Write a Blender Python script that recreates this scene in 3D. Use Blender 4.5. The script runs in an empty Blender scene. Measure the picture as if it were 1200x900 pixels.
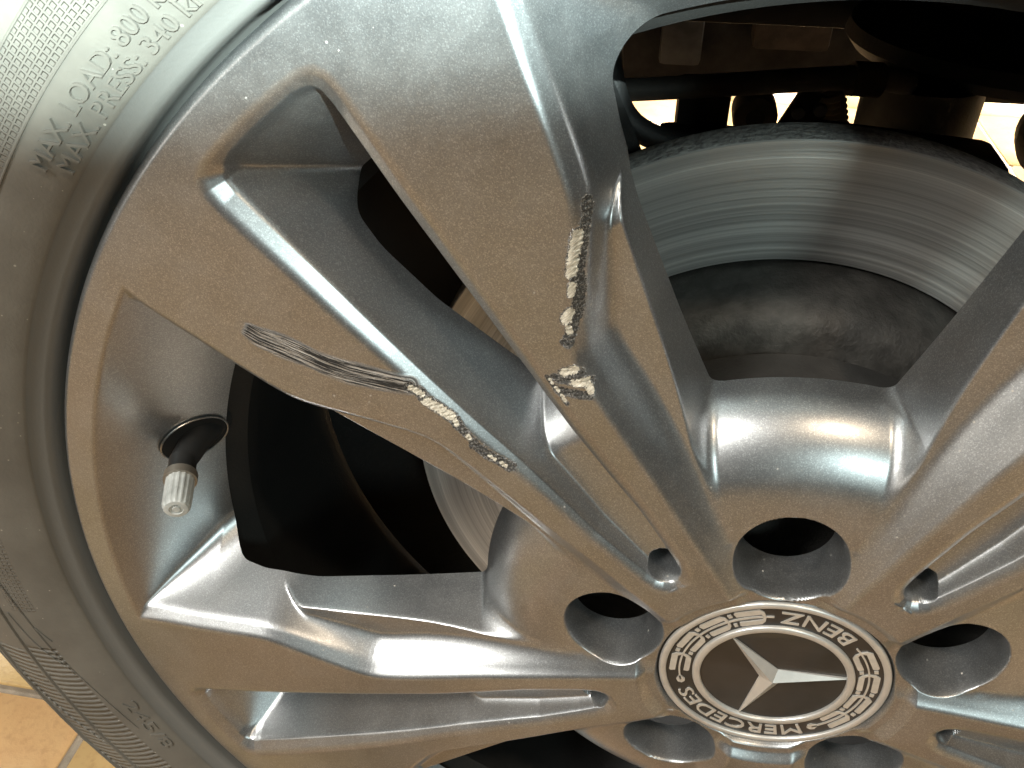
import bpy, bmesh, math, random
import numpy as np
from mathutils import Vector, Matrix
random.seed(7); rng = np.random.default_rng(7)
S = 0.001                                   # everything below is written in millimetres
scn = bpy.context.scene
col = scn.collection
rad = math.radians

# ------------------------------------------------------------------ camera
CAM = Vector((-56.04, -187.39, 255.29)) * S
RIGHT = Vector((0.985301, 0.170828, 0.0)); DOWN = Vector((0.102721, -0.592472, -0.799015)); FWD = Vector((-0.136494, 0.787270, -0.601311))
cd = bpy.data.cameras.new('camera'); cam = bpy.data.objects.new('camera', cd); col.objects.link(cam)
R3 = Matrix((RIGHT, -DOWN, -FWD)).transposed()
cam.matrix_world = Matrix.Translation(CAM) @ R3.to_4x4()
cd.sensor_width = 36; cd.lens = 1025.24 / 1200 * 36; cd.clip_start = 0.01; cd.clip_end = 60
scn.camera = cam

# ------------------------------------------------------------------ ambient, exposure
w = bpy.data.worlds.new('World'); scn.world = w; w.use_nodes = True
bg = w.node_tree.nodes['Background']; bg.inputs[0].default_value = (1.0, 0.95, 0.90, 1); bg.inputs[1].default_value = 0.014
scn.view_settings.view_transform = 'Standard'; scn.view_settings.look = 'None'
scn.view_settings.exposure = 0.15; scn.view_settings.gamma = 1
scn.cycles.max_bounces = 8

# ------------------------------------------------------------------ garage lamps and added fill lights
def aim(o, target):
    o.rotation_euler = (Vector(target) * S - o.location).to_track_quat('-Z', 'Y').to_euler()
def area(name, loc, target, sx, sy, power, colr, spread=180):
    l = bpy.data.lights.new(name, 'AREA'); l.shape = 'RECTANGLE'; l.size = sx * S; l.size_y = sy * S
    l.energy = power; l.color = colr; l.spread = rad(spread)
    o = bpy.data.objects.new(name, l); col.objects.link(o); o.location = Vector(loc) * S; aim(o, target); return o
def spot(name, loc, target, power, colr, size, blend, radius):
    l = bpy.data.lights.new(name, 'SPOT'); l.energy = power; l.color = colr; l.spot_size = rad(size); l.spot_blend = blend
    l.shadow_soft_size = radius * S
    o = bpy.data.objects.new(name, l); col.objects.link(o); o.location = Vector(loc) * S; aim(o, target); return o
COOL = (0.82, 1.0, 0.97); WARM = (1.0, 0.80, 0.58)
area('ceiling_strip_lamp', (-1400, -1450, 1900), (-850, -900, -332), 420, 1400, 80, (1.0, 0.97, 0.90))
area('chamfer_fill_light', (1010, -2130, 1190), (-50, 0, 60), 420, 420, 16, COOL)  # added cool fill that brightens the chamfers, not a known panel
area('lit_wall_stand_in', (-2200, -1450, 480), (40, 0, 40), 1300, 800, 6, (1.0, 0.92, 0.80))  # added area light standing in for a warm lit wall at left
area('far_floor_fill_light', (400, 2000, 1500), (300, 1900, -332), 1400, 900, 165, (1.0, 0.97, 0.9), 112)  # added light over the floor beyond the car, to brighten the tiles
spot('warm_bulb', (420, -700, 1500), (20, 0, 60), 30, WARM, 120, 0.6, 45)
spot('shadow_edge_spot', (1140, -2400, 1375), (-100, 0, 772), 4000, COOL, 22, 0.03, 20)  # cool light from right front; cone rim shaped to imitate a cast shadow's edge

# ------------------------------------------------------------------ node helpers
def mat(name):
    m = bpy.data.materials.new(name); m.use_nodes = True
    nt = m.node_tree; return m, nt, nt.nodes['Principled BSDF']
def nd(nt, t, **k):
    n = nt.nodes.new(t)
    for a, v in k.items():
        if a.startswith('in_'):
            n.inputs[int(a[3:])].default_value = v
        else: setattr(n, a, v)
    return n
def lk(nt, a, b): nt.links.new(a, b)
def ramp(nt, fac, stops):
    r = nd(nt, 'ShaderNodeValToRGB'); e = r.color_ramp.elements
    while len(e) < len(stops): e.new(0.5)
    for i, (p, c) in enumerate(stops):
        e[i].position = p; e[i].color = (c, c, c, 1) if not isinstance(c, tuple) else (*c, 1)
    lk(nt, fac, r.inputs[0]); return r.outputs[0]
def mixc(nt, f, a, b):
    m = nd(nt, 'ShaderNodeMix', data_type='RGBA')
    for s, v in ((0, f), (6, a), (7, b)):
        if isinstance(v, bpy.types.NodeSocket): lk(nt, v, m.inputs[s])
        else: m.inputs[s].default_value = v if not isinstance(v, tuple) else (*v, 1)
    return m.outputs[2]
def math_(nt, op, a, b=0.0, clamp=False):
    m = nd(nt, 'ShaderNodeMath', operation=op, use_clamp=clamp)
    for s, v in ((0, a), (1, b)):
        if isinstance(v, bpy.types.NodeSocket): lk(nt, v, m.inputs[s])
        else: m.inputs[s].default_value = v
    return m.outputs[0]
def noise(nt, scale, detail=2, rough=.5, vec=None, dist=0.):
    n = nd(nt, 'ShaderNodeTexNoise'); n.inputs['Scale'].default_value = scale; n.inputs['Detail'].default_value = detail
    n.inputs['Roughness'].default_value = rough; n.inputs['Distortion'].default_value = dist
    if vec is not None: lk(nt, vec, n.inputs['Vector'])
    return n.outputs[0]
def coords(nt): return nd(nt, 'ShaderNodeTexCoord').outputs['Object']
def bump(nt, h, strength, dist, normal=None):
    b = nd(nt, 'ShaderNodeBump'); b.inputs['Strength'].default_value = strength; b.inputs['Distance'].default_value = dist
    lk(nt, h, b.inputs['Height'])
    if normal is not None: lk(nt, normal, b.inputs['Normal'])
    return b.outputs[0]
def simple(name, colr, rough, metal=0., nscale=0., namp=.25, bumpd=0., bscale=800., coat=0.):
    m, nt, p = mat(name); p.inputs['Roughness'].default_value = rough; p.inputs['Metallic'].default_value = metal
    p.inputs['Coat Weight'].default_value = coat
    c = coords(nt)
    f = noise(nt, nscale or 60., 4, .6, c)
    d = tuple(x * (1 - namp) for x in colr); b = tuple(min(1, x * (1 + namp)) for x in colr)
    lk(nt, ramp(nt, f, [(.3, d), (.7, b)]), p.inputs['Base Color'])
    if bumpd: lk(nt, bump(nt, noise(nt, bscale, 4, .65, c), .6, bumpd), p.inputs['Normal'])
    return m

# ---- alloy paint: metallic grey, clear coat, flakes, road dust, kerb rash on the damaged spokes
def alloy_paint():
    m, nt, p = mat('grey_metallic_wheel_paint')
    c = coords(nt)
    v = nd(nt, 'ShaderNodeTexVoronoi'); v.inputs['Scale'].default_value = 3800; lk(nt, c, v.inputs['Vector'])
    big = noise(nt, 14, 3, .6, c)
    base = mixc(nt, big, (.345, .356, .366), (.408, .420, .430))
    sep = nd(nt, 'ShaderNodeSeparateColor'); lk(nt, v.outputs['Color'], sep.inputs[0])
    flake = ramp(nt, sep.outputs[0], [(.0, .82), (.8, 1.03), (1., 1.45)])
    mul = nd(nt, 'ShaderNodeMix', data_type='RGBA', blend_type='MULTIPLY'); mul.inputs[0].default_value = 1
    lk(nt, base, mul.inputs[6]); lk(nt, flake, mul.inputs[7]); base = mul.outputs[2]
    # dust: fine pale specks and faint film
    vd = nd(nt, 'ShaderNodeTexVoronoi'); vd.inputs['Scale'].default_value = 420; lk(nt, c, vd.inputs['Vector'])
    sd = nd(nt, 'ShaderNodeSeparateColor'); lk(nt, vd.outputs['Color'], sd.inputs[0])
    rr = math_(nt, 'MULTIPLY', math_(nt, 'POWER', sd.outputs[1], 7.0), .16)
    near = math_(nt, 'LESS_THAN', vd.outputs['Distance'], rr)
    patch = ramp(nt, noise(nt, 28, 3, .6, c), [(.38, 0.), (.62, 1.)])
    speck = math_(nt, 'MULTIPLY', near, patch)
    film = math_(nt, 'MULTIPLY', ramp(nt, noise(nt, 70, 5, .7, c), [(.42, 0.), (.8, 1.)]), .10)
    dust = math_(nt, 'MAXIMUM', math_(nt, 'MULTIPLY', speck, .75), film)
    # kerb rash, from the mesh's own damage attributes
    at = nd(nt, 'ShaderNodeAttribute', attribute_name='rash'); a2 = nd(nt, 'ShaderNodeAttribute', attribute_name='scuff')
    ac = nd(nt, 'ShaderNodeAttribute', attribute_name='chip')
    n1 = noise(nt, 620, 5, .75, c, .8); n2 = noise(nt, 1500, 3, .6, c); n3 = noise(nt, 1900, 2, .6, c)
    jit = math_(nt, 'MULTIPLY', math_(nt, 'SUBTRACT', n1, .5), 2.0)
    r0 = math_(nt, 'ADD', at.outputs['Fac'], jit); c0 = math_(nt, 'ADD', ac.outputs['Fac'], math_(nt, 'ADD', math_(nt, 'MULTIPLY', jit, 1.1), math_(nt, 'MULTIPLY', math_(nt, 'SUBTRACT', n2, .5), 1.2)))
    has = math_(nt, 'GREATER_THAN', at.outputs['Fac'], .02); hasc = math_(nt, 'GREATER_THAN', ac.outputs['Fac'], .02)
    bright = math_(nt, 'MULTIPLY', ramp(nt, math_(nt, 'MULTIPLY', c0, .5), [(.25, 0.), (.28, 1.)]), hasc)
    dark = math_(nt, 'MAXIMUM', math_(nt, 'MULTIPLY', ramp(nt, math_(nt, 'MULTIPLY', r0, .5), [(.26, 0.), (.30, 1.)]), has), math_(nt, 'MULTIPLY', ramp(nt, math_(nt, 'MULTIPLY', c0, .5), [(.15, 0.), (.18, 1.)]), hasc))
    sc = nd(nt, 'ShaderNodeAttribute', attribute_name='scuffuv')
    mp = nd(nt, 'ShaderNodeMapping'); mp.inputs['Scale'].default_value = (.035, 1., 1.); lk(nt, sc.outputs['Vector'], mp.inputs['Vector'])
    st = noise(nt, 1.7, 4, .7, mp.outputs[0], .35)
    s0 = math_(nt, 'MULTIPLY', a2.outputs['Fac'], 1.0)
    stD = math_(nt, 'MULTIPLY', ramp(nt, st, [(.46, 0.), (.51, 1.)]), s0)
    stL = math_(nt, 'MULTIPLY', ramp(nt, st, [(.40, 1.), (.46, 0.)]), s0)
    colr = mixc(nt, dust, base, (.56, .52, .46))
    colr = mixc(nt, math_(nt, 'MULTIPLY', stL, .5), colr, (.46, .40, .33))
    colr = mixc(nt, stD, colr, (.035, .033, .031))
    grit = mixc(nt, ramp(nt, n3, [(.5, 0.), (.62, 1.)]), (.040, .038, .036), (.20, .19, .175)); colr = mixc(nt, dark, colr, grit)
    mpc = nd(nt, 'ShaderNodeMapping'); mpc.inputs['Rotation'].default_value = (0, .9, 0); mpc.inputs['Scale'].default_value = (2600, 600, 420); lk(nt, c, mpc.inputs['Vector'])
    n4 = noise(nt, 1., 3, .6, mpc.outputs[0])
    chip = mixc(nt, ramp(nt, n4, [(.35, 0.), (.6, 1.)]), (.40, .355, .28), (.74, .69, .59))
    colr = mixc(nt, bright, colr, chip)
    lk(nt, colr, p.inputs['Base Color'])
    dam = math_(nt, 'MAXIMUM', math_(nt, 'MAXIMUM', dark, math_(nt, 'MAXIMUM', stL, stD)), math_(nt, 'MULTIPLY', dust, .9), clamp=True)
    lk(nt, math_(nt, 'MULTIPLY', math_(nt, 'SUBTRACT', 1., dam, clamp=True), .92), p.inputs['Metallic'])
    lk(nt, math_(nt, 'ADD', math_(nt, 'MULTIPLY', dam, .3), .335), p.inputs['Roughness'])
    lk(nt, math_(nt, 'MULTIPLY', math_(nt, 'SUBTRACT', 1., dam, clamp=True), .38), p.inputs['Coat Weight'])
    lk(nt, math_(nt, 'MULTIPLY', math_(nt, 'SUBTRACT', 1., math_(nt, 'MAXIMUM', stD, stL), clamp=True), .5), p.inputs['Specular IOR Level'])
    p.inputs['Coat Roughness'].default_value = .17
    nb = bump(nt, sep.outputs[1], .04, .0006)
    hb = math_(nt, 'ADD', math_(nt, 'MULTIPLY', n1, dark), math_(nt, 'MULTIPLY', st, s0))
    nb = bump(nt, hb, .6, .00045, nb)
    lk(nt, nb, p.inputs['Normal'])
    return m
PAINT = alloy_paint()

# ------------------------------------------------------------------ mesh helpers
def link(o, parent=None):
    col.objects.link(o)
    if parent is not None: o.parent = parent
    return o
def mk(name, verts, faces, m, parent=None, smooth=False, scale=S):
    me = bpy.data.meshes.new(name); me.from_pydata([tuple(c * scale for c in v) for v in verts], [], faces); me.update()
    if smooth: me.polygons.foreach_set('use_smooth', [True] * len(me.polygons))
    me.materials.append(m); return link(bpy.data.objects.new(name, me), parent)
def from_bm(name, bm, m, parent=None, smooth=False):
    me = bpy.data.meshes.new(name); bm.normal_update(); bm.to_mesh(me); bm.free(); me.transform(Matrix.Scale(S, 4))
    if smooth: me.polygons.foreach_set('use_smooth', [True] * len(me.polygons))
    me.materials.append(m); return link(bpy.data.objects.new(name, me), parent)
def autosmooth(o, ang=35):
    me = o.data
    bm = bmesh.new(); bm.from_mesh(me)
    for e in bm.edges:
        if len(e.link_faces) == 2 and e.calc_face_angle(0) > rad(ang): e.smooth = False
    for f in bm.faces: f.smooth = True
    bm.to_mesh(me); bm.free(); return o
def lathe(name, prof, m, parent=None, n=192, a0=0., a1=360., ang=30, origin=(0, 0, 0), axis=None):
    """prof: (radius, y) list; turned about the Y axis (or about `axis` through origin)."""
    full = abs(a1 - a0) >= 359.9
    k = n if full else n + 1
    vs = []; fs = []; L = len(prof)
    for i in range(k):
        a = rad(a0 + (a1 - a0) * i / n)
        for r, y in prof: vs.append((r * math.cos(a), y, r * math.sin(a)))
    for i in range(n):
        j = (i + 1) % k
        for q in range(L - 1): fs.append((i * L + q, i * L + q + 1, j * L + q + 1, j * L + q))
    if axis is not None:
        rot = Vector((0, 1, 0)).rotation_difference(Vector(axis))
        vs = [tuple(rot @ Vector(v) + Vector(origin)) for v in vs]
    else: vs = [tuple(Vector(v) + Vector(origin)) for v in vs]
    o = mk(name, vs, fs, m, parent)
    bm = bmesh.new(); bm.from_mesh(o.data); bmesh.ops.remove_doubles(bm, verts=bm.verts, dist=1e-7)
    bmesh.ops.recalc_face_normals(bm, faces=bm.faces); bm.to_mesh(o.data); bm.free()
    return autosmooth(o, ang)
def tube(name, pts, r, m, parent=None, seg=16, closed_ends=True, radii=None):
    pts = [Vector(p) for p in pts]; vs = []; fs = []; n = len(pts)
    t0 = (pts[1] - pts[0]).normalized(); u = t0.orthogonal().normalized()
    for i, p in enumerate(pts):
        t = (pts[min(i + 1, n - 1)] - pts[max(i - 1, 0)]).normalized()
        u = (u - t * u.dot(t)).normalized(); v = t.cross(u); rr = radii[i] if radii else r
        for j in range(seg):
            a = 2 * math.pi * j / seg; vs.append(tuple(p + (u * math.cos(a) + v * math.sin(a)) * rr))
    for i in range(n - 1):
        for j in range(seg):
            k = (j + 1) % seg; fs.append((i * seg + j, i * seg + k, (i + 1) * seg + k, (i + 1) * seg + j))
    if closed_ends: fs.append(tuple(range(seg))[::-1]); fs.append(tuple(range((n - 1) * seg, n * seg)))
    return autosmooth(mk(name, vs, fs, m, parent), 40)
def bez(P, n=24):
    """smooth curve through control points (Catmull-Rom)"""
    P = [Vector(p) for p in P]; out = []
    Q = [P[0] * 2 - P[1]] + P + [P[-1] * 2 - P[-2]]
    for i in range(1, len(Q) - 2):
        for j in range(n):
            t = j / n; a, b, c, d_ = Q[i - 1], Q[i], Q[i + 1], Q[i + 2]
            out.append(.5 * ((2 * b) + (c - a) * t + (2 * a - 5 * b + 4 * c - d_) * t * t + (3 * b - a - 3 * c + d_) * t ** 3))
    out.append(P[-1]); return out
def box(name, c, s, m, parent=None, bev=1.5, rot=None):
    bm = bmesh.new(); bmesh.ops.create_cube(bm, size=1)
    for v in bm.verts: v.co = Vector((v.co.x * s[0], v.co.y * s[1], v.co.z * s[2]))
    if bev: bmesh.ops.bevel(bm, geom=list(bm.edges), offset=bev, segments=2, profile=.6, affect='EDGES')
    if rot is not None: bmesh.ops.rotate(bm, verts=bm.verts, cent=(0, 0, 0), matrix=rot)
    bmesh.ops.translate(bm, verts=bm.verts, vec=c)
    return autosmooth(from_bm(name, bm, m, parent), 50)
def thing(name, label, cat, loc=(0, 0, 0), group=None):
    o = bpy.data.objects.new(name, None); o.empty_display_size = .02; col.objects.link(o); o.location = Vector(loc) * S
    o['label'] = label; o['category'] = cat
    if group: o['group'] = group
    return o
def tag(o, label, cat, group=None):
    o['label'] = label; o['category'] = cat
    if group: o['group'] = group
    return o

# ------------------------------------------------------------------ THE FLOOR: tiles on grout
FLOOR_Z = -335.5
GROUT = simple('grey_cement_grout', (.20, .17, .13), .95, 0, 40, .35, .0008, 600)
def tile_mat():
    m, nt, p = mat('glazed_terracotta_tile'); c = coords(nt)
    oi = nd(nt, 'ShaderNodeObjectInfo')
    tone = ramp(nt, oi.outputs['Random'], [(0., (.48, .32, .14)), (.35, (.44, .30, .13)), (.6, (.47, .26, .125)), (1., (.40, .21, .11))])
    n = noise(nt, 22, 6, .65, c); n2 = noise(nt, 190, 4, .6, c)
    t = mixc(nt, ramp(nt, n, [(.3, .0), (.75, .45)]), tone, (.60, .41, .19))
    t = mixc(nt, ramp(nt, n2, [(.5, .0), (.8, .5)]), t, (.27, .14, .06))
    lk(nt, t, p.inputs['Base Color']); lk(nt, ramp(nt, n, [(.2, .30), (.8, .5)]), p.inputs['Roughness'])
    lk(nt, bump(nt, n2, .3, .0008), p.inputs['Normal']); return m
TILE = tile_mat()
fl = mk('floor', [(-1500, -2700, FLOOR_Z - 6), (1500, -2700, FLOOR_Z - 6), (1500, 2500, FLOOR_Z - 6), (-1500, 2500, FLOOR_Z - 6)], [(0, 1, 2, 3)], GROUT)
fl['kind'] = 'structure'
bm = bmesh.new(); bmesh.ops.create_cube(bm, size=1); PITCH = 240
for v in bm.verts: v.co = Vector((v.co.x * (PITCH - 9), v.co.y * (PITCH - 9), v.co.z * 12))
bmesh.ops.bevel(bm, geom=[e for e in bm.edges], offset=2.2, segments=2, affect='EDGES')
t0 = from_bm('tile', bm, TILE, fl, True); tme = t0.data; first = True
for ix in range(-4, 7):
    for iy in range(-11, 10):
        o = t0 if first else link(bpy.data.objects.new('tile', tme), fl)
        first = False
        o.location = Vector((-430 + PITCH * (ix + .5), 138 + PITCH * (iy + .5), FLOOR_Z - 6 + random.uniform(-.4, .4))) * S
        o.rotation_euler = (random.uniform(-.002, .002), random.uniform(-.002, .002), random.choice((0, 1, 2, 3)) * math.pi / 2 + random.uniform(-.003, .003))

# ------------------------------------------------------------------ THE WHEEL
LUG = 2.9015177                       # angle of one bolt hole (rad, x->z); grooves lie halfway between
AX = LUG - rad(36)                    # axis of the damaged twin spoke
wheel = thing('wheel_assembly', 'grey metallic twin-spoke alloy wheel with kerb damage, black tyre and emblem cap', 'wheel', (0, 0, FLOOR_Z))
def put(o):                           # children are modelled about the axle; the wheel's empty stands on the floor
    o.parent = wheel; o.location = o.location - wheel.location; return o

def smin(a, b, k):
    h = np.clip(k - np.abs(a - b), 0, None) / k; return np.minimum(a, b) - h * h * k * .25
def smax(a, b, k): return -smin(-a, -b, k)
def polydist(u, w_, P):
    """distance to polyline, P monotone in u; sign + where w above the line"""
    P = np.array(P, float); dmin = np.full(u.shape, 1e9)
    for a, b in zip(P[:-1], P[1:]):
        e = b - a; t = np.clip(((u - a[0]) * e[0] + (w_ - a[1]) * e[1]) / (e @ e), 0, 1)
        dmin = np.minimum(dmin, (u - a[0] - t * e[0]) ** 2 + (w_ - a[1] - t * e[1]) ** 2)
    return np.sqrt(dmin) * np.where(w_ > np.interp(u, P[:, 0], P[:, 1]), 1, -1)
def catmull(P, n=6):
    return [(v.x, v.y) for v in bez([(p[0], p[1], 0) for p in P], n)]
EDGE = catmull([(20, 8.), (42.5, 11.0), (53, 12.6), (78, 16.), (98, 19.), (117, 21.3), (129, 22.9), (138, 24.6), (145, 27.6), (155, 35), (165, 43.2), (173, 49.6), (180, 53.2), (196, 58.6), (206, 61.8), (219, 66.2), (232, 69.5), (262, 78)], 4)
GROOVE = [(55.6, 0), (56.0, 2.2), (57.4, 4.4), (60, 6.2), (64, 7.4), (70, 8.4), (87, 10.7), (102, 11.5), (122, 13.0), (142, 15.4), (164, 17.8), (184, 19.8), (200, 21.2), (217, 23.0), (226, 23.9), (231, 23.8), (235, 22.0), (237.8, 18.5), (239.2, 13), (239.6, 0)]
def Fface(r):
    f = -3.5 + 6.0 * np.clip((r - 120) / 120, 0, None) ** 2
    return f + 4.4 * np.clip((45.5 - r) / 3.6, 0, 1) ** 1.3
def H(u, v):
    """depth (mm, into the car) of the wheel's front surface; u along the twin spoke's axis, v across"""
    wv = np.sqrt(v * v + 0.04); r = np.hypot(u, v)
    F = Fface(r)
    # upper spoke body
    dE = polydist(u, wv, EDGE)
    wo = smax(.95 * dE, 2.7 * (dE - 4.2) + 4.0, 1.4); wi = 1.1 * dE + .09 * np.clip(dE - 3, 0, None) ** 2
    tw = np.interp(u, [146, 168], [0, 1]); wall1 = F + wo * tw + wi * (1 - tw)
    body = smax(F, wall1, 1.3)
    # lower body: ledge, window walls, hub slope, rim cone
    s = np.clip((r - 46) / 84, 0, 1); FL = .4 + 8.6 * s * s * (3 - 2 * s)
    so = np.clip((u - 161) / 27, 0, 1); FL = FL + 34 * so * so * (3 - 2 * so)
    def side(uu, ww): return 9. + np.interp(uu, [80, 100, 125], [3.0, 3.6, 4.2]) * (ww - (26.2 + (uu - 80) * .348)) * .944
    c72, s72 = math.cos(rad(72)), math.sin(rad(72))
    u2 = u * c72 + wv * s72; w2 = u * s72 - wv * c72
    x = np.clip((r - 64) / 38.5, 0, .985)
    hub = 1.2 + 28 * (1 - np.sqrt(1 - x * x)) + np.clip(r - 101.9, 0, None) * 5 - np.clip(64 - r, 0, None) * .5
    cone = .6 + 1.22 * (239 - r)
    cut = smin(smin(side(u, wv), side(u2, w2), 9.), hub, 16.)
    lower = smax(FL, cut, 1.6)
    kk = np.interp(u, [60, 120, 150, 172], [7.5, 8.5, 6., 1.5])
    d = smin(body, lower, kk)
    d = smin(d, smax(F, cone, 1.0), np.clip(.8 * (cone - F), .02, 28))
    # hub ring under the cap
    # groove between the two spokes
    dG = -polydist(u, wv, GROOVE); dG = np.where(u < 55.6, -np.hypot(u - 55.6, wv), dG)
    cw = np.interp(u, [56, 75, 100, 140, 190, 230], [2.2, 2.4, 2.8, 3.6, 4.8, 5.2])
    gw = F + smax(.72 * dG, 3.3 * (dG - cw) + .72 * cw, .8)
    web = 1.2 + (u - 56) * .105 + np.clip(u - 111, 0, None) ** 2 * .075
    g = smin(gw, web, 3.2)
    g = smin(g, cone, 4.5)
    dh = 4.7 - np.hypot(u - 63.4, v)
    g = np.where(u < 75, smax(g, 3 + 13.0 * dh, .8), g)
    d = smax(d, g, 1.3)
    # bolt holes
    for sgn in (1,):
        hu, hw = 56 * math.cos(rad(36)), 56 * math.sin(rad(36))
        dl = 16.7 - np.hypot(u - hu, wv - hw)
        d = smax(d, -.2 + 9.0 * dl, 4.0)
    d = smax(d, np.minimum(2.4, (38.7 - r) * 2.5), .6)
    # rounded outer lip
    t = np.clip(r - 246.6, 0, 3.12)
    d = d + (3.15 - np.sqrt(np.clip(3.15 ** 2 - t * t, 0, None))) * 2.2
    return d
_t = np.arange(0, 301.); _y = np.interp(_t, [0, 74, 77, 104, 168, 190, 201, 205, 209, 300], [17, 17, 30, 30, 22.0, 22.5, 25.5, 32, 42, 42])
_y = np.where(_t > 84, np.convolve(np.pad(_y, 4, 'edge'), np.hanning(11)[1:-1] / np.hanning(11).sum(), 'valid'), _y)
def yback(R_, P_):
    """depth of the spokes' back edge: thin towards the rim, deeper where the rim's own cone begins"""
    yb = np.interp(R_, _t, _y)
    return yb

# kerb rash paths in (u, v) of the damaged spoke
RASH = [([(173.3, -53.6), (170.5, -51.7), (168.4, -49.2)], 1.3), ([(168.4, -48.6), (163.5, -44.2), (160.5, -41.2), (155.8, -38.4), (152.8, -35.4), (149, -31.0), (146.3, -27.4)], 1.65),
        ([(139.6, -17.9), (136.5, -21), (133.2, -24.3)], 1.5), ([(135.7, -16.2), (130.1, -21.9)], 1.5), ([(139.3, -22), (137, -24)], 1.8), ([(141, -16.3), (131, -15.4)], .7),
        ([(159, 18.6), (156.5, 17.4), (153, 17.4), (148.7, 16.3), (144.3, 15.4), (141.7, 15.8)], 1.6), ([(141.7, 15.8), (137.3, 15.7), (134.1, 15.7)], 1.2), ([(134.1, 16.2), (129.6, 15.6), (124.5, 13.8), (121.7, 13)], 1.7)]
CHIP = [([(168.3, -47.3), (165.3, -43.9), (161.5, -40.3)], 1.45), ([(158.7, -38.4), (156.8, -36.6)], .9), ([(153, -32.9), (151.9, -31.2)], 1.4), ([(149.6, -30.2), (148.2, -29.6)], .8),
        ([(139.5, -21.0), (138.8, -23.6)], 1.4), ([(135.2, -21.4), (133.9, -24.0)], 1.2), ([(132.5, -23.6), (130.4, -23)], .9), ([(139.8, -16.4), (138.6, -16.2)], .5), ([(136.8, -16.0), (135.6, -16)], .5), ([(133.8, -15.8), (132.2, -15.5)], .6),
        ([(158.4, 18.4), (156.5, 17.6), (155, 17.2)], .9), ([(152.6, 17.7), (148.7, 16.4), (145, 15.7)], 1.4), ([(143.4, 15.6), (142, 15.9)], .8), ([(137.2, 15.9), (136.2, 15.9)], .7), ([(128.6, 15.4), (126.4, 14.8)], .5), ([(124.4, 14.2), (122.6, 13.8)], .6)]
SCUFF = [(199.5, 46.2), (194.5, 44.2), (189, 40.6), (183.9, 37.6), (177.5, 34), (172, 30), (165.5, 24), (159.5, 18.6)]
def segd(u, v, P):
    P = np.array(P, float); dm = np.full(u.shape, 1e9); al = np.zeros(u.shape); sg = np.zeros(u.shape); acc = 0
    for a, b in zip(P[:-1], P[1:]):
        e = b - a; L = np.sqrt(e @ e); tt = ((u - a[0]) * e[0] + (v - a[1]) * e[1]) / L
        t = np.clip(tt, 0, L); dd = np.hypot(u - a[0] - t * e[0] / L, v - a[1] - t * e[1] / L)
        cr = (e[0] * (v - a[1]) - e[1] * (u - a[0])) / L
        m_ = dd < dm; dm = np.where(m_, dd, dm); al = np.where(m_, acc + t, al); sg = np.where(m_, np.where(cr >= 0, dd, -dd), sg); acc += L
    return dm, al, sg
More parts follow.
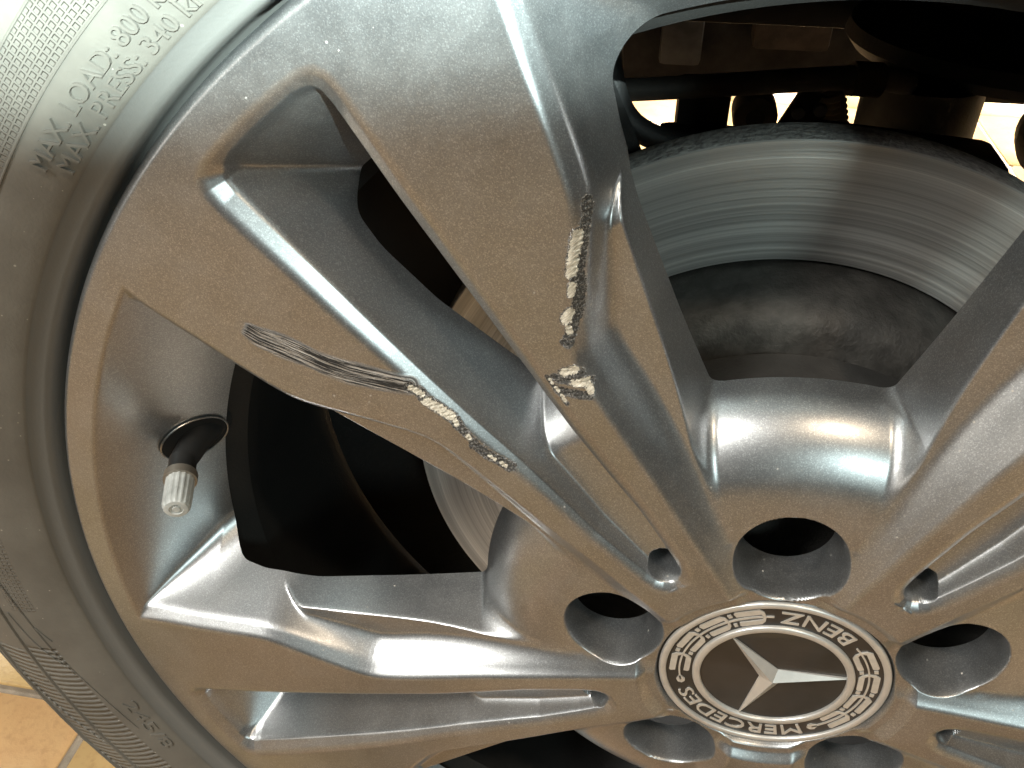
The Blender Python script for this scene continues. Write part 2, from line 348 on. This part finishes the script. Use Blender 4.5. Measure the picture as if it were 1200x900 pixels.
def sector_mesh(name, nr, nphi, damaged=False):
    rr = np.concatenate([np.linspace(36.5, 245, nr), 245 + np.linspace(0, 1, 13)[1:] ** .7 * 4.72])
    ph = np.linspace(-rad(36), rad(36), nphi)
    Rg, Pg = np.meshgrid(rr, ph, indexing='ij'); nR = len(rr)
    Rg = Rg.copy(); Pg = Pg.copy()
    def HH(R_, P_): return H(R_ * np.cos(P_), R_ * np.sin(P_))
    D = HH(Rg, Pg); G = D - yback(Rg, Pg); inside = G < 0
    # snap outside vertices next to inside ones onto the back edge
    nb = np.zeros_like(inside)
    nb[1:] |= inside[:-1]; nb[:-1] |= inside[1:]; nb[:, 1:] |= inside[:, :-1]; nb[:, :-1] |= inside[:, 1:]
    nb[1:, 1:] |= inside[:-1, :-1]; nb[:-1, :-1] |= inside[1:, 1:]; nb[1:, :-1] |= inside[:-1, 1:]; nb[:-1, 1:] |= inside[1:, :-1]
    edge = nb & ~inside
    er, ep = Rg[edge], Pg[edge]; r0, p0 = er.copy(), ep.copy()
    for _ in range(5):
        g = HH(er, ep) - yback(er, ep); h = .1
        gr = (HH(er + h, ep) - yback(er + h, ep) - g) / h; gp = (HH(er, ep + h / er) - yback(er, ep + h / er) - g) / h
        n2 = gr * gr + gp * gp + 1e-3; st = np.clip(g / np.sqrt(n2), -1.2, 1.2) / np.sqrt(n2)
        er = er - st * gr; ep = ep - st * gp / er
    ep = np.where(np.abs(p0) > rad(35.999), p0, ep)
    Rg[edge] = er; Pg[edge] = ep; D[edge] = np.minimum(HH(er, ep), yback(er, ep) + 1.0)
    use = inside | edge
    qa = use[:-1, :-1] & use[1:, :-1] & use[1:, 1:] & use[:-1, 1:]
    qi = inside[:-1, :-1] | inside[1:, :-1] | inside[1:, 1:] | inside[:-1, 1:]
    q = np.argwhere(qa & qi)
    idx = -np.ones(Rg.shape, int); vu = np.zeros(Rg.shape, bool)
    for a, b in ((0, 0), (1, 0), (1, 1), (0, 1)): vu[q[:, 0] + a, q[:, 1] + b] = True
    idx[vu] = np.arange(vu.sum())
    faces = np.stack([idx[q[:, 0] + a, q[:, 1] + b] for a, b in ((0, 0), (1, 0), (1, 1), (0, 1))], 1)
    U = (Rg * np.cos(Pg))[vu]; V = (Rg * np.sin(Pg))[vu]; Dv = D[vu]
    e = .12
    du = (H(U + e, V) - H(U - e, V)) / (2 * e); dv = (H(U, V + e) - H(U, V - e)) / (2 * e)
    if damaged:
        jag = np.sin(U * 2.9 + V * 1.7) * np.sin(V * 3.7 - U * 1.3) + .6 * np.sin(U * 6.1 - V * 4.3)
        rash = np.zeros(U.shape); chip = np.zeros(U.shape)
        for P, wd in RASH:
            dm, _, _ = segd(U, V, P); rash = np.maximum(rash, np.clip(1.5 - dm / wd, 0, 1.5))
        for P, wd in CHIP:
            dm, _, _ = segd(U, V, P); chip = np.maximum(chip, np.clip(1.5 - dm / wd, 0, 1.5))
        Dv = Dv + np.clip(rash * 1.6 - .7, 0, 1) * (.30 + .30 * jag) + np.clip(chip * 1.5 - .6, 0, 1) * .15
        dm, al, sg = segd(U, V, SCUFF); half = np.interp(al, [0, 4, 12, 22, 34, 50], [2.4, 3.6, 4.6, 3.8, 4.6, 3.4])
        scuff = np.clip(3.2 * (1 - dm / half), 0, 1) * np.clip((al + .1) / 1.5, 0, 1)
    nrm = np.stack([du, -np.ones_like(du), dv], 1); nrm /= np.linalg.norm(nrm, axis=1)[:, None]
    me = bpy.data.meshes.new(name)
    verts = np.stack([U, Dv, V], 1) * S
    me.vertices.add(len(verts)); me.vertices.foreach_set('co', verts.ravel())
    nf = len(faces); me.loops.add(nf * 4); me.polygons.add(nf)
    me.loops.foreach_set('vertex_index', faces.ravel()); me.polygons.foreach_set('loop_start', np.arange(nf) * 4)
    me.polygons.foreach_set('loop_total', np.full(nf, 4)); me.update(calc_edges=True); me.validate()
    me.polygons.foreach_set('use_smooth', [True] * nf)
    # winding so that faces look outwards (-y)
    if me.polygons[nf // 2].normal.y > 0: me.flip_normals()
    if damaged:
        for nm, arr in (('rash', rash), ('chip', chip), ('scuff', scuff)):
            at = me.attributes.new(nm, 'FLOAT', 'POINT'); at.data.foreach_set('value', arr.astype(np.float32))
        at = me.attributes.new('scuffuv', 'FLOAT_VECTOR', 'POINT')
        at.data.foreach_set('vector', np.stack([al, sg, al * 0], 1).astype(np.float32).ravel())
    if not damaged: me.normals_split_custom_set_from_vertices([tuple(x) for x in nrm])
    me.materials.append(PAINT); return me
MEA = sector_mesh('twin_spoke_damaged', 560, 620, True); MEB = sector_mesh('twin_spoke', 460, 500)
for k in range(5):
    o = bpy.data.objects.new('twin_spoke', MEA if k == 0 else MEB)
    col.objects.link(o); o.rotation_euler = (0, -(AX + rad(72) * k), 0); put(o)
    if k == 0: o['label'] = 'twin spoke scraped along its edges by a kerb'
# ---- barrel of the rim behind the spokes
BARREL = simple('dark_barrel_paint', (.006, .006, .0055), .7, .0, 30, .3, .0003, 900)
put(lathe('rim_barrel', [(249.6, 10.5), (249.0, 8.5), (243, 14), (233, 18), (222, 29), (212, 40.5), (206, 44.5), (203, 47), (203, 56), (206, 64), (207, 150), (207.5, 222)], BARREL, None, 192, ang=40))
# ---- tyre
TY = [(240, 34), (247, 22), (251.0, 15), (251.6, 10), (251.9, 3.8), (252.5, 2.5), (253.8, 1.5), (257.4, .2), (257.8, -.8), (258.7, -1.6), (262, -3.0), (266, -4.5), (270, -5.6), (276, -6.4),
      (282, -6.4), (288, -5.8), (289.6, -5.5), (290.1, -6.2), (291.0, -6.2), (291.5, -5.0), (298, -3.9), (306, -1.8), (309, -1.0), (309.6, -1.7), (310.6, -1.5), (311.2, -.2), (317, 2.2), (324, 6.0), (329, 10), (333, 16), (335.2, 24), (336, 36),
      (336, 70), (329, 72), (329, 78), (336, 80), (336, 108), (329, 110), (329, 117), (336, 119), (336, 150), (329, 152), (329, 158), (336, 160), (336, 190), (333, 210), (322, 222), (300, 230), (270, 228), (246, 214), (240, 206)]
def tyre_y(r):
    P = np.array(TY[5:32]); return float(np.interp(r, P[:, 0], P[:, 1]))
def rubber():
    m, nt, p = mat('black_tyre_rubber'); c = coords(nt)
    sx = nd(nt, 'ShaderNodeSeparateXYZ'); lk(nt, c, sx.inputs[0])
    r = math_(nt, 'MULTIPLY', math_(nt, 'SQRT', math_(nt, 'ADD', math_(nt, 'POWER', math_(nt, 'ABSOLUTE', sx.outputs[0]), 2.), math_(nt, 'POWER', math_(nt, 'ABSOLUTE', sx.outputs[2]), 2.))), 1000.)
    ph = math_(nt, 'ARCTAN2', math_(nt, 'MULTIPLY', sx.outputs[2], -1.), math_(nt, 'MULTIPLY', sx.outputs[0], -1.))   # 0 along -x, clockwise from below
    deg = math_(nt, 'MULTIPLY', ph, 180 / math.pi)
    def band(x, a, b):
        return math_(nt, 'MULTIPLY', math_(nt, 'GREATER_THAN', x, a), math_(nt, 'LESS_THAN', x, b))
    def wave(x, freq, lo, hi):
        f = math_(nt, 'FRACT', math_(nt, 'MULTIPLY', x, freq)); t = math_(nt, 'ABSOLUTE', math_(nt, 'SUBTRACT', f, .5))
        return ramp(nt, math_(nt, 'MULTIPLY', t, 2.), [(lo, 0.), (hi, 1.)])
    gr = wave(r, 1 / 1.95, .55, .75); gp = wave(deg, 1 / .42, .55, .75)
    grid = math_(nt, 'MAXIMUM', gr, gp)
    m1 = math_(nt, 'MULTIPLY', band(r, 273.2, 284.0), math_(nt, 'ADD', band(deg, -62, -31.), band(deg, -9, 3.5)))
    g1 = math_(nt, 'MULTIPLY', math_(nt, 'SUBTRACT', grid, 1.), m1)
    hat = wave(deg, 1 / .62, .25, .7)
    edge = math_(nt, 'ADD', 275., math_(nt, 'MULTIPLY', math_(nt, 'SUBTRACT', deg, 8.), -.25))
    m2 = math_(nt, 'MULTIPLY', math_(nt, 'MULTIPLY', math_(nt, 'GREATER_THAN', r, edge), math_(nt, 'LESS_THAN', r, 289.)), band(deg, 8., 40.))
    m3 = math_(nt, 'MULTIPLY', band(r, 293., 308.), band(deg, 9., 40.))
    g2 = math_(nt, 'MULTIPLY', math_(nt, 'SUBTRACT', hat, 1.), math_(nt, 'MAXIMUM', m2, m3))
    h = math_(nt, 'ADD', g1, math_(nt, 'MULTIPLY', g2, .8))
    n = noise(nt, 30, 5, .65, c); n2 = noise(nt, 900, 3, .6, c)
    b = mixc(nt, ramp(nt, n, [(.35, 0.), (.7, 1.)]), (.098, .092, .081), (.142, .133, .115))
    vd = nd(nt, 'ShaderNodeTexVoronoi'); vd.inputs['Scale'].default_value = 520; lk(nt, c, vd.inputs['Vector'])
    sd = nd(nt, 'ShaderNodeSeparateColor'); lk(nt, vd.outputs['Color'], sd.inputs[0])
    spk = math_(nt, 'LESS_THAN', vd.outputs['Distance'], math_(nt, 'MULTIPLY', math_(nt, 'POWER', sd.outputs[1], 12.), .2))
    b = mixc(nt, math_(nt, 'MULTIPLY', spk, .7), b, (.4, .37, .32))
    bandc = band(r, 249., 257.8)
    b = mixc(nt, bandc, b, (.125, .124, .117))
    lk(nt, b, p.inputs['Base Color']); lk(nt, ramp(nt, n, [(.3, .50), (.7, .62)]), p.inputs['Roughness'])
    nb = bump(nt, h, 1., .0009); nb = bump(nt, n2, .25, .0003, nb); lk(nt, nb, p.inputs['Normal'])
    return m
RUBBER = rubber()
tyre = put(lathe('tyre', TY, RUBBER, None, 360, ang=50))
def text_mesh(body, cap_h, width=None, bold=0., extr=.5, spacing=1.):
    cu = bpy.data.curves.new('t', 'FONT'); cu.body = body; cu.size = 10; cu.extrude = extr; cu.offset = bold; cu.resolution_u = 3; cu.space_character = spacing
    o = bpy.data.objects.new('t', cu); col.objects.link(o); bpy.context.view_layer.update()
    me = bpy.data.meshes.new_from_object(o.evaluated_get(bpy.context.evaluated_depsgraph_get()))
    bpy.data.objects.remove(o); co = np.array([v.co[:] for v in me.vertices]); fs = [tuple(p.vertices) for p in me.polygons]
    ref = bpy.data.curves.new('r', 'FONT'); bpy.data.curves.remove(ref)
    caph = 6.9                                            # cap height of the font at size 10
    co[:, :2] *= cap_h / caph
    if width: co[:, 0] *= width / (co[:, 0].max() - co[:, 0].min())
    co[:, 0] -= co[:, 0].min(); return co, fs
def ring_text(name, body, rb, a0, a1, cap_h, m, parent, yfun, lift, inward=False, bold=0.):
    """letters on a circle; a0 -> a1 are the angles of first and last letter"""
    L = abs(rad(a1 - a0)) * (rb + cap_h / 2); co, fs = text_mesh(body, cap_h, L, bold); W = co[:, 0].max()
    vs = []
    for x, y, z in co:
        a = rad(a0 + (a1 - a0) * x / W); r = rb + (-y if inward else y)
        vs.append((r * math.cos(a), yfun(r) - (lift if z > 0 else -.25), r * math.sin(a)))
    return mk(name, vs, fs, m, parent)
ring_text('raised_lettering', 'MAX. LOAD: 800 kg', 264.4, 141.0, 127.2, 4.3, RUBBER, tyre, tyre_y, .95)
ring_text('raised_lettering', 'MAX. PRESS: 340 kPa', 259.3, 140.4, 125.6, 4.0, RUBBER, tyre, tyre_y, .95)
ring_text('raised_lettering', '245/8', 265.6, -163.6, -156.4, 4.6, RUBBER, tyre, tyre_y, .5, True)
def rib(P, rr=.5):
    pts = []
    for v in bez([(p[0], p[1], 0) for p in P], 10):
        a = rad(v.y); pts.append((v.x * math.cos(a), tyre_y(v.x) - .05, v.x * math.sin(a)))
    tube('sidewall_rib', pts, rr, RUBBER, tyre, 6)
rib([(272.6, 118), (272.6, 130), (272.6, 142), (272.6, 150)], .35); rib([(284.4, 118), (284.4, 130), (284.4, 150)], .35)
rib([(288, -186), (281, -178), (277, -172), (274.5, -168.5)]); rib([(287, -176), (283, -172.5), (276, -169.5)], .4); rib([(278, -174.5), (274.5, -172.8)], .4)
rib([(276, -171), (271, -165), (268, -160)], .3); rib([(309, -168), (304, -163), (293, -158)], .5); rib([(316, -170), (312, -160), (300, -150)], .4)

# ---- mounting pad, bolts
PAD = simple('dark_cast_pad', (.05, .048, .045), .7, .4, 60, .3, .0005, 900)
put(lathe('mounting_pad', [(0, 36.5), (82, 36.5), (84, 39), (84, 70), (30, 70)], PAD, None, 96))
BOLT = simple('zinc_bolt_steel', (.34, .33, .31), .38, .9, 200, .3, .0002, 1500)
def hexbolt(name, c, r, y0, y1, m):
    vs = []; fs = []
    prof = [(r * 1.22, y1), (r * 1.22, y1 - 2.), (r, y1 - 2.6), (r, y0 + 1.1), (r * .84, y0), (r * .55, y0), (r * .5, y0 + 2.5), (0.01, y0 + 2.6)]
    n = 24
    for i in range(n):
        a = 2 * math.pi * i / n
        hexf = math.cos(math.pi / 6) / math.cos((a % (math.pi / 3)) - math.pi / 6)
        for j, (q, y) in enumerate(prof):
            k = q * (hexf if j in (2, 3) else 1); vs.append((c[0] + k * math.cos(a), y, c[1] + k * math.sin(a)))
    P = len(prof)
    for i in range(n):
        for j in range(P - 1): fs.append((i * P + j, i * P + j + 1, ((i + 1) % n) * P + j + 1, ((i + 1) % n) * P + j))
    o = mk(name, vs, fs, m); return autosmooth(o, 35)
for k in range(5):
    a = LUG + rad(72) * k; put(hexbolt('wheel_bolt', (56 * math.cos(a), 56 * math.sin(a)), 9.2, 28.5, 36.6, BOLT))

# ---- centre cap with star, wreath and letters
CAPD = simple('black_emblem_enamel', (.022, .021, .020), .34, .0, 40, .4, .00004, 800, .2)
SILV = simple('silver_emblem_plating', (.62, .61, .585), .36, .6, 120, .10, .00006, 1600)
SAT = simple('satin_emblem_silver', (.62, .59, .54), .42, .5, 300, .10, .00006, 1600)
cap = put(lathe('centre_cap', [(.01, 1.15), (23.7, 1.15), (24.0, 1.0), (26.4, 1.0), (26.6, 1.0), (35.2, 1.0), (37.2, 1.0), (37.9, 1.6), (38.3, 3)], CAPD, None, 128))
def ringpart(name, r0, r1, y, h, m):
    return lathe(name, [(r0, 1.1), (r0, y - h + .35), (r0 + .45, y - h), (r1 - .5, y - h), (r1, y - h + .45), (r1, 1.3)], m, cap, 144, ang=60)
ringpart('outer_ring', 35.1, 37.5, .9, 1.0, SILV); ringpart('inner_ring', 23.7, 26.3, .9, 1.15, SILV)
def star():
    vs = [(0, -1.9, 0)]; a0 = 2.29154
    for k in range(3):
        a = a0 + k * 2 * math.pi / 3
        vs.append((24.0 * math.cos(a), .35, 24.0 * math.sin(a)))
        b = a + math.pi / 3; vs.append((4.15 * math.cos(b), .9, 4.15 * math.sin(b)))
    fs = []
    for k in range(3):
        tip = 1 + 2 * k; nxt = 2 + 2 * k; prv = 2 + 2 * ((k - 1) % 3)
        fs += [(0, tip, nxt), (0, prv, tip)]
    top = len(vs)
    for v in list(vs[1:]): vs.append((v[0] * 1.0, 1.3, v[2] * 1.0))
    ring = [1, 2, 3, 4, 5, 6]
    for i in range(6):
        a_, b_ = ring[i], ring[(i + 1) % 6]; fs.append((a_, a_ + 6, b_ + 6, b_))
    return mk('star', vs, fs, SILV, cap)
star()
cy = lambda r: 1.0
UP = -108.7
ring_text('letters', 'MERCEDES', 28.2, -62.0, -153.5, 5.2, SAT, cap, cy, .45, False, 0.)
ring_text('letters', 'BENZ', 33.2, 48.5, 94.5, 5.2, SAT, cap, cy, .45, True, 0.)
def polar_patch(name, pts, y=.55, m=SAT, parent=cap):
    vs = [(r * math.cos(rad(a)), y, r * math.sin(rad(a))) for r, a in pts]; n = len(vs)
    vs += [(v[0], 1.1, v[2]) for v in vs]
    fs = [tuple(range(n))] + [(i, (i + 1) % n, n + (i + 1) % n, n + i) for i in range(n)]
    o = mk(name, vs, fs, m, parent); return o
def branch(a_start, a_end):
    """wreath branch from its open end (beside BENZ) to its bud"""
    sg = 1 if a_end > a_start else -1; L = abs(a_end - a_start); A = lambda t: a_start + sg * t
    n = 40; RM = 30.6
    polar_patch('stem', [(RM + .28, A(L * i / n)) for i in range(n + 1)] + [(RM - .28, A(L * i / n)) for i in range(n, -1, -1)])
    unit = (L - 9) / 4
    for k in range(4):
        t0 = 4.5 + k * unit; t1 = t0 + unit * .78
        for s in (1, -1):
            inn = 1.4; out = 3.45 if s > 0 else 3.25
            P = [(RM + s * .25, A(t0)), (RM + s * out * .62, A(t0 + .7)), (RM + s * out, A(t0 + 3.)), (RM + s * out, A(t1 - 1.0)), (RM + s * (out - .55), A(t1)), (RM + s * inn, A(t1 - .6)), (RM + s * inn, A(t0 + 2.6)), (RM + s * .3, A(t0 + 1.3))]
            polar_patch('leaf', P)
            if k < 3:
                q = t0 + unit * .90; polar_patch('berry', [(RM + s * 1.6, A(q - 1.3)), (RM + s * 2.9, A(q - 1.1)), (RM + s * 2.9, A(q + 1.2)), (RM + s * 1.6, A(q + 1.0))])
    polar_patch('bud', [(RM + .3, A(L - 4)), (RM + 1.5, A(L - .6)), (RM + 1.2, A(L + 1.8)), (RM, A(L + 3.2)), (RM - 1.2, A(L + 1.8)), (RM - 1.5, A(L - .6)), (RM - .3, A(L - 4))])
branch(98.5, 196.5); branch(41.5, -54.5)

# ---- tyre valve
VR = simple('black_valve_rubber', (.018, .018, .018), .45, 0, 80, .2)
VM = simple('valve_brass_collar', (.30, .27, .23), .4, .7, 90, .2)
VC = simple('white_valve_cap', (.42, .44, .43), .4, 0, 260, .25)
er = Vector((math.cos(LUG), 0, math.sin(LUG))); ey = Vector((0, 1, 0))
P0 = er * 213.0 + ey * 43; P1 = er * 214.4 + ey * 33; P2 = er * 213.8 + ey * 17; P3 = er * 206.2 + ey * -3.6
val = tube('valve_stem', [P0, P1, (P1 + P2) / 2, P2], 5, VR, None, 24, radii=[6.0, 5.6, 5.0, 4.6]); put(val)
dirv = (P3 - P2).normalized()
tube('collar', [P2 - dirv * .5, P2 + dirv * 4.5, P2 + dirv * 4.6, P2 + dirv * 7], 5, VR, val, 24, radii=[4.7, 4.6, 4.9, 4.9])
tube('collar_ring', [P2 + dirv * 6.6, P2 + dirv * 9.6], 5.6, VM, val, 24)
def vcap():
    vs = []; fs = []; n = 64; prof = [(5.0, 8.8), (5.3, 9.2), (5.35, 12), (5.2, 20), (4.9, 21.6), (4.2, 22.3), (2.6, 22.5), (2.4, 22.0), (1.5, 21.9), (1.3, 22.5), (.01, 22.5)]
    u = dirv.orthogonal().normalized(); v_ = dirv.cross(u); Pn = len(prof)
    for i in range(n):
        a = 2 * math.pi * i / n; rip = 1 - .055 * (math.cos(a * 16) > 0)
        for j, (r, t) in enumerate(prof):
            k = .9 * r * (rip if j in (1, 2, 3, 4) else 1); vs.append(tuple(P2 + dirv * t + (u * math.cos(a) + v_ * math.sin(a)) * k))
    for i in range(n):
        for j in range(Pn - 1): fs.append((i * Pn + j, ((i + 1) % n) * Pn + j, ((i + 1) % n) * Pn + j + 1, i * Pn + j + 1))
    return autosmooth(mk('valve_cap', vs, fs, VC, val), 30)
vcap()
# black oval on the cone paints the dark of the valve hole; thin rim around it
nrm = (er * -.77 + ey * -.63).normalized(); cc = er * 215.6 + ey * 29.2
tang = nrm.cross(er.cross(ey)).normalized(); lat = er.cross(ey)
HOLE_DARK = simple('valve_hole_painted_dark', (.004, .004, .004), .9)
vs = [tuple(cc + nrm * .9 + tang * 12.5 * math.cos(i * math.pi / 18) + lat * 9.2 * math.sin(i * math.pi / 18)) for i in range(36)]
put(tube('valve_hole_rim', [Vector(v) for v in vs] + [Vector(vs[0]), Vector(vs[1])], .35, PAINT, None, 8, False))
put(mk('valve_hole_patch', vs + [tuple(cc + nrm * .5)], [(i, (i + 1) % 36, 36) for i in range(36)], HOLE_DARK))

# ------------------------------------------------------------------ BRAKE DISC
def brushed():
    m, nt, p = mat('brushed_disc_steel'); c = coords(nt); sx = nd(nt, 'ShaderNodeSeparateXYZ'); lk(nt, c, sx.inputs[0])
    r = math_(nt, 'SQRT', math_(nt, 'ADD', math_(nt, 'POWER', math_(nt, 'ABSOLUTE', sx.outputs[0]), 2.), math_(nt, 'POWER', math_(nt, 'ABSOLUTE', sx.outputs[2]), 2.)))
    cb = nd(nt, 'ShaderNodeCombineXYZ'); lk(nt, math_(nt, 'MULTIPLY', r, 1000.), cb.inputs[0])
    n = noise(nt, .85, 6, .75, cb.outputs[0]); n2 = noise(nt, .16, 3, .6, cb.outputs[0])
    lk(nt, mixc(nt, ramp(nt, math_(nt, 'ADD', math_(nt, 'MULTIPLY', n, .5), math_(nt, 'MULTIPLY', n2, .5)), [(.36, 0.), (.62, 1.)]), (.26, .262, .255), (.86, .86, .83)), p.inputs['Base Color'])
    p.inputs['Metallic'].default_value = .55; p.inputs['Anisotropic'].default_value = .85
    lk(nt, math_(nt, 'ADD', math_(nt, 'MULTIPLY', n, .22), .30), p.inputs['Roughness'])
    hh = math_(nt, 'ADD', n, math_(nt, 'MULTIPLY', n2, 5.))
    lk(nt, bump(nt, hh, .35, .0007), p.inputs['Normal'])
    p.inputs['Anisotropic Rotation'].default_value = .25; tg = nd(nt, 'ShaderNodeTangent', direction_type='RADIAL', axis='Y'); lk(nt, tg.outputs[0], p.inputs['Tangent'])
    return m
DISC = brushed()
CAST = simple('grey_cast_iron', (.40, .39, .37), .8, .2, 420, .45, .004, 330)
HAT = simple('grey_coated_hat', (.056, .053, .048), .62, .2, 130, .45, .0009, 520)
bd = thing('brake_disc', 'worn steel brake disc with grey hat behind the wheel spokes', 'brake disc', (0, 107, 0))
def putd(o, root): o.parent = root; o.location = o.location - root.location; return o
putd(lathe('friction_ring', [(104, 104), (104, 100.3), (104.4, 100), (147.6, 100), (148, 100.5)], DISC, None, 256, ang=40), bd)
putd(lathe('disc_edge', [(148, 100.5), (148.3, 101.2), (148.3, 115), (147, 117), (100, 118)], CAST, None, 256, ang=40), bd)
putd(lathe('disc_hat', [(104, 104), (102.6, 105), (102.2, 98), (99.5, 82), (97.5, 76.5), (93, 73.2), (88, 72.4), (30, 72.2)], HAT, None, 192, ang=40), bd)

BLK0 = simple('black_shield_steel', (.006, .006, .006), .7, 0, 30, .3, .0008, 300)
putd(lathe('dust_shield', [(60, 131), (184, 131), (198, 131), (205, 132), (205, 133.5), (198, 134), (184, 134), (60, 134)], BLK0, None, 72, 116, 262, 40), bd)
# ------------------------------------------------------------------ what shows past the disc, under the car
BLK = simple('black_underbody_plastic', (.012, .012, .012), .6, 0, 30, .3, .0008, 300)
DRK = simple('dusty_dark_steel', (.05, .043, .036), .6, .5, 40, .4, .0005, 500)
BRN = simple('dusty_brown_casting', (.09, .068, .048), .75, .2, 50, .4, .0008, 400)
TUBE = simple('dusty_grey_tube', (.12, .115, .105), .6, .3, 40, .35, .0004, 500)
CRM = simple('pale_dusty_rubber', (.36, .31, .22), .7, 0, 60, .3)
li = thing('wheel_arch_liner', 'black plastic wheel arch liner above the brake disc', 'arch liner', (0, 200, 360))
putd(lathe('liner_shell', [(352, 70), (362, 66), (362, 395), (352, 395)], BLK, None, 48, 8, 172, 40), li)
putd(box('liner_wall', (0, 405, 250), (720, 14, 285), BLK, None, 3), li)
putd(box('liner_step', (-30, 388, 124), (300, 22, 26), BLK, None, 6), li)
ub = thing('car_underbody', 'dark dusty underbody of the car beyond the suspension', 'underbody', (0, 800, 100))
putd(box('floor_pan', (0, 900, 88), (1500, 560, 150), DRK, None, 10), ub)
putd(box('subframe', (-20, 620, 40), (700, 60, 74), DRK, None, 8), ub)
putd(box('mounting_bracket', (40, 575, 64), (60, 34, 34), BRN, None, 5), ub)
putd(box('mounting_bracket', (-46, 575, 52), (34, 28, 44), TUBE, None, 5), ub)
sb = thing('stabiliser_bar', 'dusty grey stabiliser bar running behind the disc', 'stabiliser bar', (-20, 250, 112))
putd(tube('bar', bez([(-190, 262, 100), (-120, 252, 107), (-74, 250, 111), (-20, 250, 117), (34, 250, 123), (60, 262, 118)], 8), 5.6, TUBE, None, 20), sb)
putd(tube('clamp', [(30, 250, 122.4), (44, 254, 121)], 8.0, BRN, None, 20), sb)
hs = tag(tube('brake_hose', bez([(-70, 205, 176), (-80, 202, 152), (-78.5, 200, 130), (-70, 200, 114), (-55, 200, 106), (-34, 204, 102), (-8, 214, 100)], 10), 5.6, BLK, None, 18), 'black rubber brake hose looping down beside the spoke', 'brake hose')
kn = thing('suspension_knuckle', 'dark steel suspension knuckle with bolted bracket behind the disc', 'knuckle', (0, 240, 80))
putd(box('knuckle_arm', (-36, 262, 92), (26, 26, 44), DRK, None, 4), kn)
putd(box('knuckle_foot', (-34, 240, 84), (46, 30, 24), BLK, None, 5), kn)
putd(box('bracket_plate', (22, 300, 84), (24, 8, 30), DRK, None, 2, Matrix.Rotation(rad(24), 3, 'Y')), kn)
for q in ((16, 90), (28, 80), (27, 92)): putd(lathe('bracket_bolt', [(.01, -4), (3.2, -4), (3.6, -3), (3.6, 3)], TUBE, None, 12, origin=(q[0], 295, q[1])), kn)
putd(lathe('bushing', [(4, -9), (11, -9), (12, -7), (12, 9), (4, 9)], BRN, None, 32, origin=(-6, 300, 86)), kn)
putd(lathe('bushing_sleeve', [(.01, -9.5), (5, -9.5), (5.5, 8)], DRK, None, 24, origin=(-6, 300, 86)), kn)
bt = thing('rubber_bellows', 'pale ribbed rubber bellows beside the damper', 'bellows', (37, 300, 86))
prof = []
for i in range(9): prof += [(5.4, -14 + i * 3.4), (7.6, -12.3 + i * 3.4)]
putd(lathe('bellows_boot', prof, CRM, None, 24, ang=60, origin=(36, 300, 86), axis=(.3, .1, -.95)), bt)
putd(lathe('end_cap', [(.01, 0), (6.6, 0), (7, 1), (7, 5)], DRK, None, 24, origin=(41, 301.5, 71), axis=(.3, .1, -.95)), bt)
dm = thing('damper', 'black suspension damper with wide spring seat and dusty tube', 'damper', (112, 310, 60))
putd(lathe('spring_seat', [(20, 0), (72, 0), (84, 3), (89, 9), (87, 16), (72, 22), (52, 30), (30, 36)], BLK, None, 64, origin=(128, 334, 112), axis=(0, 0, 1)), dm)
putd(lathe('damper_tube', [(.01, -40), (28, -40), (29, -37), (29, 2)], TUBE, None, 64, origin=(73, 284, 112), axis=(0, 0, 1)), dm)
putd(lathe('damper_boot', [(46, 20), (62, 40), (58, 60), (64, 80), (60, 100), (66, 120), (62, 180), (66, 240)], BLK, None, 48, origin=(128, 334, 112), axis=(0, 0, 1)), dm)
putd(box('lower_mount', (58, 230, 93), (84, 40, 16), BLK, None, 5, Matrix.Rotation(rad(4), 3, 'Y')), dm)
bj = tag(lathe('ball_joint', [(.01, -22), (12, -19), (20, -10), (22, 0), (20, 10), (12, 19), (.01, 22)], BLK, None, 32, origin=(134, 252, 100)), 'round black ball joint boot beside the damper tube', 'ball joint')
